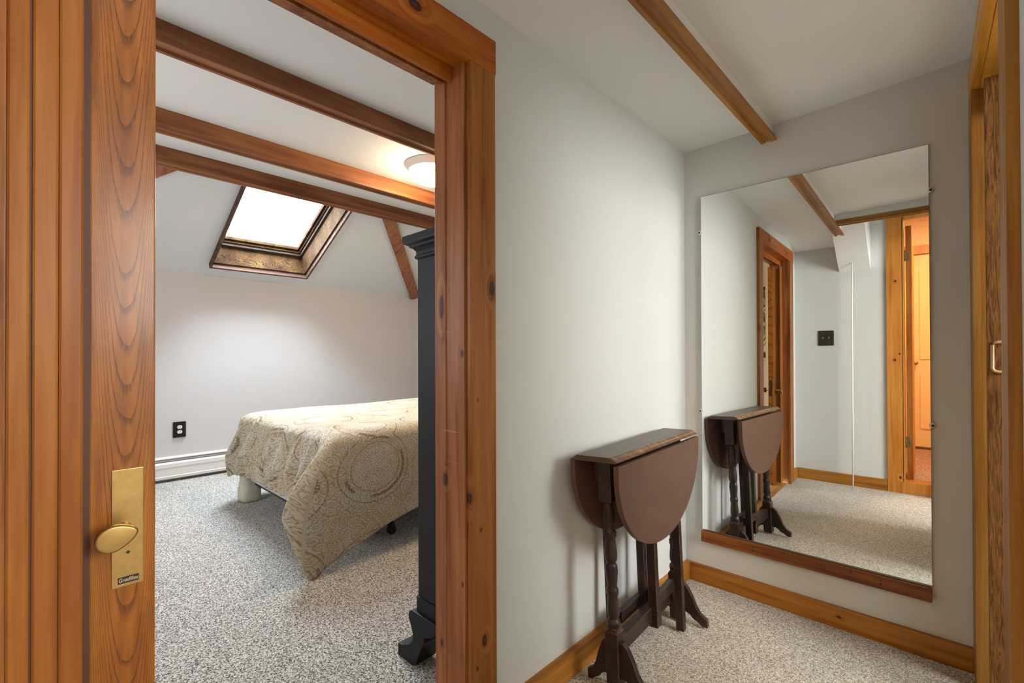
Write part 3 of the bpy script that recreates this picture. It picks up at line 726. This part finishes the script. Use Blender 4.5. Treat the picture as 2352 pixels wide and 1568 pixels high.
# ------------------------------------------------------------------ gateleg table
TM = Matrix.Translation((-.89, 1.673, 0)) @ Matrix.Rotation(R(3.3), 4, 'Z')     # local x = out of the wall, local y = along it
RT = Matrix.Rotation(R(-2.5), 4, 'Y')
TMF = TM                                                              # leaves hang plumb
TL = TM @ Matrix.Translation((0, 0, .003)) @ RT @ Matrix.Translation((.004, 0, 0))
TT = TM @ RT @ Matrix.Translation((.036, 0, 0))
tb = thing('gateleg_table', 'dark brown gateleg table with both leaves folded down beside the mirror', 'table', (-.89, 1.673, 0))
def tbox(nm, mt, *b, bev=.002): return box(nm, M[mt], *b, parent=tb, bev=bev, xf=TL)
# top slab with moulded long edges
pr = [(-.096, .792), (.072, .792), (.074, .7955), (.068, .7985), (.064, .799), (.060, .805), (.054, .8075), (.053, .810), (-.077, .810), (-.078, .8075), (-.084, .805), (-.088, .799), (-.092, .7985), (-.098, .7955)]
MB().prism(pr, 'y', -.365, .385, xf=TT).make('table_top', M['ttop'], tb)
MB().prism([(.0735, .793), (.0755, .7955), (.069, .7992), (.065, .7998), (.061, .8058), (.055, .8084), (.053, .8104), (.050, .8104), (.052, .80), (.06, .793)], 'y', -.363, .383, xf=TT).make('moulded_edge', M['tworn'], tb)
def leaf(x0, x1, uc):
    pts = [(uc-.372, .788), (uc-.372, .770)]
    for i in range(1, 48):
        a = math.pi*i/48; pts.append((uc-.372*math.cos(a), .770-.318*math.sin(a)**.94))
    pts += [(uc+.372, .770), (uc+.372, .788)]
    return MB().prism(pts, 'x', x0, x1, bev=.0022, xf=TM)
leaf(.069, .088, .0).make('leaf', M['tleaf'], tb)
leaf(-.109, -.091, .02).make('leaf', M['tleaf'], tb)
# apron
q = MB(); q.box(-.036, -.018, -.262, .262, .70, .79, xf=TT); q.box(.022, .040, -.262, .262, .70, .79, xf=TT); q.box(-.060, .042, -.275, -.262, .705, .79, xf=TT); q.box(-.060, .042, .262, .275, .705, .79, xf=TT)
q.make('apron', M['tdark'], tb)
def turned(y, x=.022):
    P = [(.0150, .640), (.0175, .630), (.0155, .622), (.0190, .612), (.0215, .600), (.0205, .580), (.0170, .555), (.0165, .545), (.0200, .538), (.0230, .531), (.0205, .527), (.0230, .521), (.0200, .515), (.0175, .512),
         (.0185, .500), (.0205, .480), (.0222, .460), (.0215, .442), (.0175, .431), (.0160, .428), (.0180, .424), (.0205, .418), (.0218, .400), (.0200, .378), (.0170, .352), (.0165, .346), (.0200, .340), (.0215, .334), (.0190, .330), (.0215, .324), (.0175, .317),
         (.0180, .305), (.0205, .282), (.0218, .262), (.0205, .250), (.0165, .243), (.0185, .238), (.0225, .232), (.0240, .226), (.0240, .214)]
    q = MB().lathe(P[::-1], (x, y, 0), 28, xf=TL)
    q.prism([(x-.024, y-.024), (x+.024, y-.024), (x+.024, y+.024), (x-.024, y+.024)], 'z', .640, .785, bev=.002, xf=TL)
    # lower block with lamb's tongue shoulders
    pts = [(x-.012, y-.024), (x+.012, y-.024), (x+.024, y-.012), (x+.024, y+.012), (x+.012, y+.024), (x-.012, y+.024), (x-.024, y+.012), (x-.024, y-.012)]
    q.prism([(x-.024, y-.024), (x+.024, y-.024), (x+.024, y+.024), (x-.024, y+.024)], 'z', .008, .200, bev=.002, xf=TL)
    tmp = bmesh.new()
    lo_ = [tmp.verts.new((x+a*.024, y+b*.024, .198)) for a, b in ((-1, -1), (0, -1), (1, -1), (1, 0), (1, 1), (0, 1), (-1, 1), (-1, 0))]
    md_ = [tmp.verts.new((x+a*.0235, y+b*.0235, z)) for a, b, z in ((-.74, -.74, .208), (0, -1, .216), (.74, -.74, .208), (1, 0, .216), (.74, .74, .208), (0, 1, .216), (-.74, .74, .208), (-1, 0, .216))]
    for i in range(8): tmp.faces.new((lo_[i], lo_[(i+1) % 8], md_[(i+1) % 8], md_[i]))
    tmp.faces.new(md_); tmp.faces.new(lo_); bmesh.ops.recalc_face_normals(tmp, faces=tmp.faces)
    q._add(tmp, TL)
    return q.make('turned_leg', M['tdark'], tb)
turned(-.276); turned(.280)
def foot(y, s, reach):
    k = reach/.125
    P = [(.022, .168), (.034, .166), (.050, .150), (.068, .115), (.082, .075), (.098, .050), (.115, .038), (.125, .034), (.125, .003), (.104, .003), (.088, .016), (.070, .024), (.055, .040), (.040, .046), (.022, .046)]
    pts = [(.022+s*(.022+(a-.022)*k), z) for a, z in P]
    return MB().prism(pts, 'y', y-.010, y+.010, bev=.0018, xf=TL).make('foot', M['tdark'], tb)
for y in (-.276, .280): foot(y, 1, .130); foot(y, -1, .104)
tbox('stretcher', 'tdark', -.004, .030, -.262, .266, .102, .158)
q = MB(); q.box(-.002, .052, .008, .050, .085, .136, bev=.0015, xf=TL); q.make('pivot_block', M['tdark'], tb)
tbox('pivot_post', 'tdark', .018, .052, .010, .040, .1365, .70)
tbox('gate_leg', 'tdark', .052, .084, .185, .212, .004, .765)
tbox('gate_rail', 'tdark', .030, .052, .040, .1845, .165, .208)
tbox('gate_rail', 'tdark', .030, .052, .040, .1845, .72, .75)
tbox('pivot_post', 'tdark', -.062, -.030, .085, .112, .086, .70)
tbox('pivot_block', 'tdark', -.0655, -.0055, .075, .118, .060, .0855)
tbox('gate_leg', 'tdark', -.086, -.058, -.140, -.113, .004, .74)
tbox('gate_rail', 'tdark', -.058, -.034, -.1125, .0845, .130, .172)
MB().lathe([(.005, -.0905), (.005, -.089)], (0, -.235, .70), 8, xf=TL, axis='x').make('screw', M['brass'], tb)

# ------------------------------------------------------------------ back wall as seen in the mirror
sw = thing('light_switch', 'bronze double light switch plate with two brass toggles on the back wall', 'light switch', (-.775, -.335, 1.235))
MB().box(-.835, -.715, -.335, -.328, 1.238, 1.375, bev=.003).make('cover_plate', M['bronze'], sw)
for x in (-.797, -.752):
    t_ = MB().box(x-.0045, x+.0045, -.328, -.316, 1.300, 1.318, bev=.0015).make('toggle', M['brass'], sw)
    for z in (1.270, 1.343): MB().lathe([(.0025, -.328), (.0025, -.3272)], (x, 0, z), 8, axis='y').make('screw', M['brass'], sw)
pole = MB().tube([(-.571, -.218, .002), (-.5705, -.222, .7), (-.570, -.228, 1.4), (-.569, -.236, 1.955)], .0055, 10).make('white_pole', M['white'])
tag(pole, 'thin white pole standing from carpet to soffit by the back wall', 'pole')

# back doorway
d3 = sempty('door_3', (.2, -.36, 0))
box('casing', M['post'], -.342, -.236, -.335, -.312, 0, 2.34, parent=d3, bev=.0015)
box('jamb', M['post'], -.2415, -.229, -.46, -.312, .098, 2.30, parent=d3)
box('sill', M['post'], -.2355, .9, -.45, -.318, 0, .098, parent=d3, bev=.003)
box('head_casing', M['post'], -.236, .9, -.335, -.312, 2.285, 2.36, parent=d3, bev=.0015)
hd = thing('hall_door', 'open wooden door seen edge-on with two brass hinges in the back doorway', 'door', (-.205, -.8, 0))
box('leaf', M['post'], -.221, -.182, -1.22, -.465, .03, 2.255, parent=hd, bev=.002)
for z in (.41, 2.0):
    h = MB().box(-.226, -.196, -.4648, -.462, z-.045, z+.045, bev=.001).lathe([(.005, z-.045), (.005, z+.045)], (-.2255, -.459, 0), 10).make('hinge', M['hinge'], hd)
    for dz in (-.03, 0, .03): MB().lathe([(.0025, -.462), (.0025, -.461)], (-.207, 0, z+dz), 8, axis='y').make('screw', M['slot'], h)
# room behind
box('floor_back', M['carpet_far'], -1.3, 1.5, -2.95, -.45, -.06, 0, **ST)
w = MB(); w.box(-1.3, -1.2, -2.95, -.45, 0, 2.9); w.box(1.4, 1.5, -2.95, -.45, 0, 2.9)
w.box(-1.3, 1.5, -3.0, -2.94, -.1, 2.9); w.box(-1.3, -.30, -2.95, -2.85, 0, 2.9); w.box(.56, 1.5, -2.95, -2.85, 0, 2.9); w.box(-.30, .56, -2.95, -2.85, 2.40, 2.9)  # first slab added behind the door to block sky light leaking through gaps
w.make('wall_back_room', M['cream'], **ST)
box('ceiling_back_room', M['cream'], -1.3, 1.5, -2.95, -.45, 2.8, 2.9, **ST)
d4 = sempty('door_4', (.13, -2.85, 0))
box('head_casing', M['post'], -.40, .66, -2.85, -2.825, 2.395, 2.50, parent=d4)
box('casing', M['post'], -.40, -.30, -2.85, -2.825, 0, 2.395, parent=d4)
box('casing', M['post'], .56, .66, -2.85, -2.825, 0, 2.395, parent=d4)
fdoor = thing('panel_door', 'closed cream panelled door with brass knob in the warm-lit room behind', 'door', (.13, -2.88, .02))
q = MB().box(-.2985, .5585, -2.90, -2.868, .03, 2.393, bev=.001).make('leaf', M['cream'], fdoor)
for x0, x1 in ((-.165, .10), (.17, .44)):
    for z0, z1 in ((.25, .93), (1.10, 2.20)):
        box('door_panel', M['cream'], x0, x1, -2.868, -2.858, z0, z1, parent=fdoor, bev=.006)
MB().lathe([(.026, -2.868), (.026, -2.862), (.010, -2.858), (.010, -2.835), (.026, -2.825), (.028, -2.812), (.018, -2.802), (.003, -2.799)], (-.205, 0, 1.06), 20, axis='y').make('knob', M['brass'], fdoor)

# ------------------------------------------------------------------ folding door in the right opening
fr_ = thing('closet_folding_door', 'brown grained folding door with a D-shaped pull in the right-hand opening', 'folding door', (.10, 2.0, .01))
box('lead_post', M['fold_r'], .0665, .120, 1.972, 1.992, .012, 1.972, parent=fr_, bev=.0025)
for i in range(6):
    box('folded_leaf', M['fold_r'], .072+(i % 2)*.004, .150, 1.998+.036*i, 2.006+.036*i, .015, 1.97, parent=fr_, bev=.001)
pts = []
for a in range(90, 271, 15): pts.append((.089+.0105*math.cos(R(a)), 1.174+.0105*math.sin(R(a))-.0) if a <= 180 else None)
hp_ = [(.128, 1.184), (.090, 1.184), (.082, 1.181), (.078, 1.174), (.078, 1.106), (.082, 1.099), (.090, 1.096), (.128, 1.096)]
MB().tube([(x, 1.966, z) for x, z in hp_], .0042, 10).make('pull', plain('tan_plastic', (.42, .24, .11), .35, 0, .3), fr_)

for o in bpy.data.objects:
    if o.type == 'MESH' and o.name.startswith(('turned_leg',)): pass
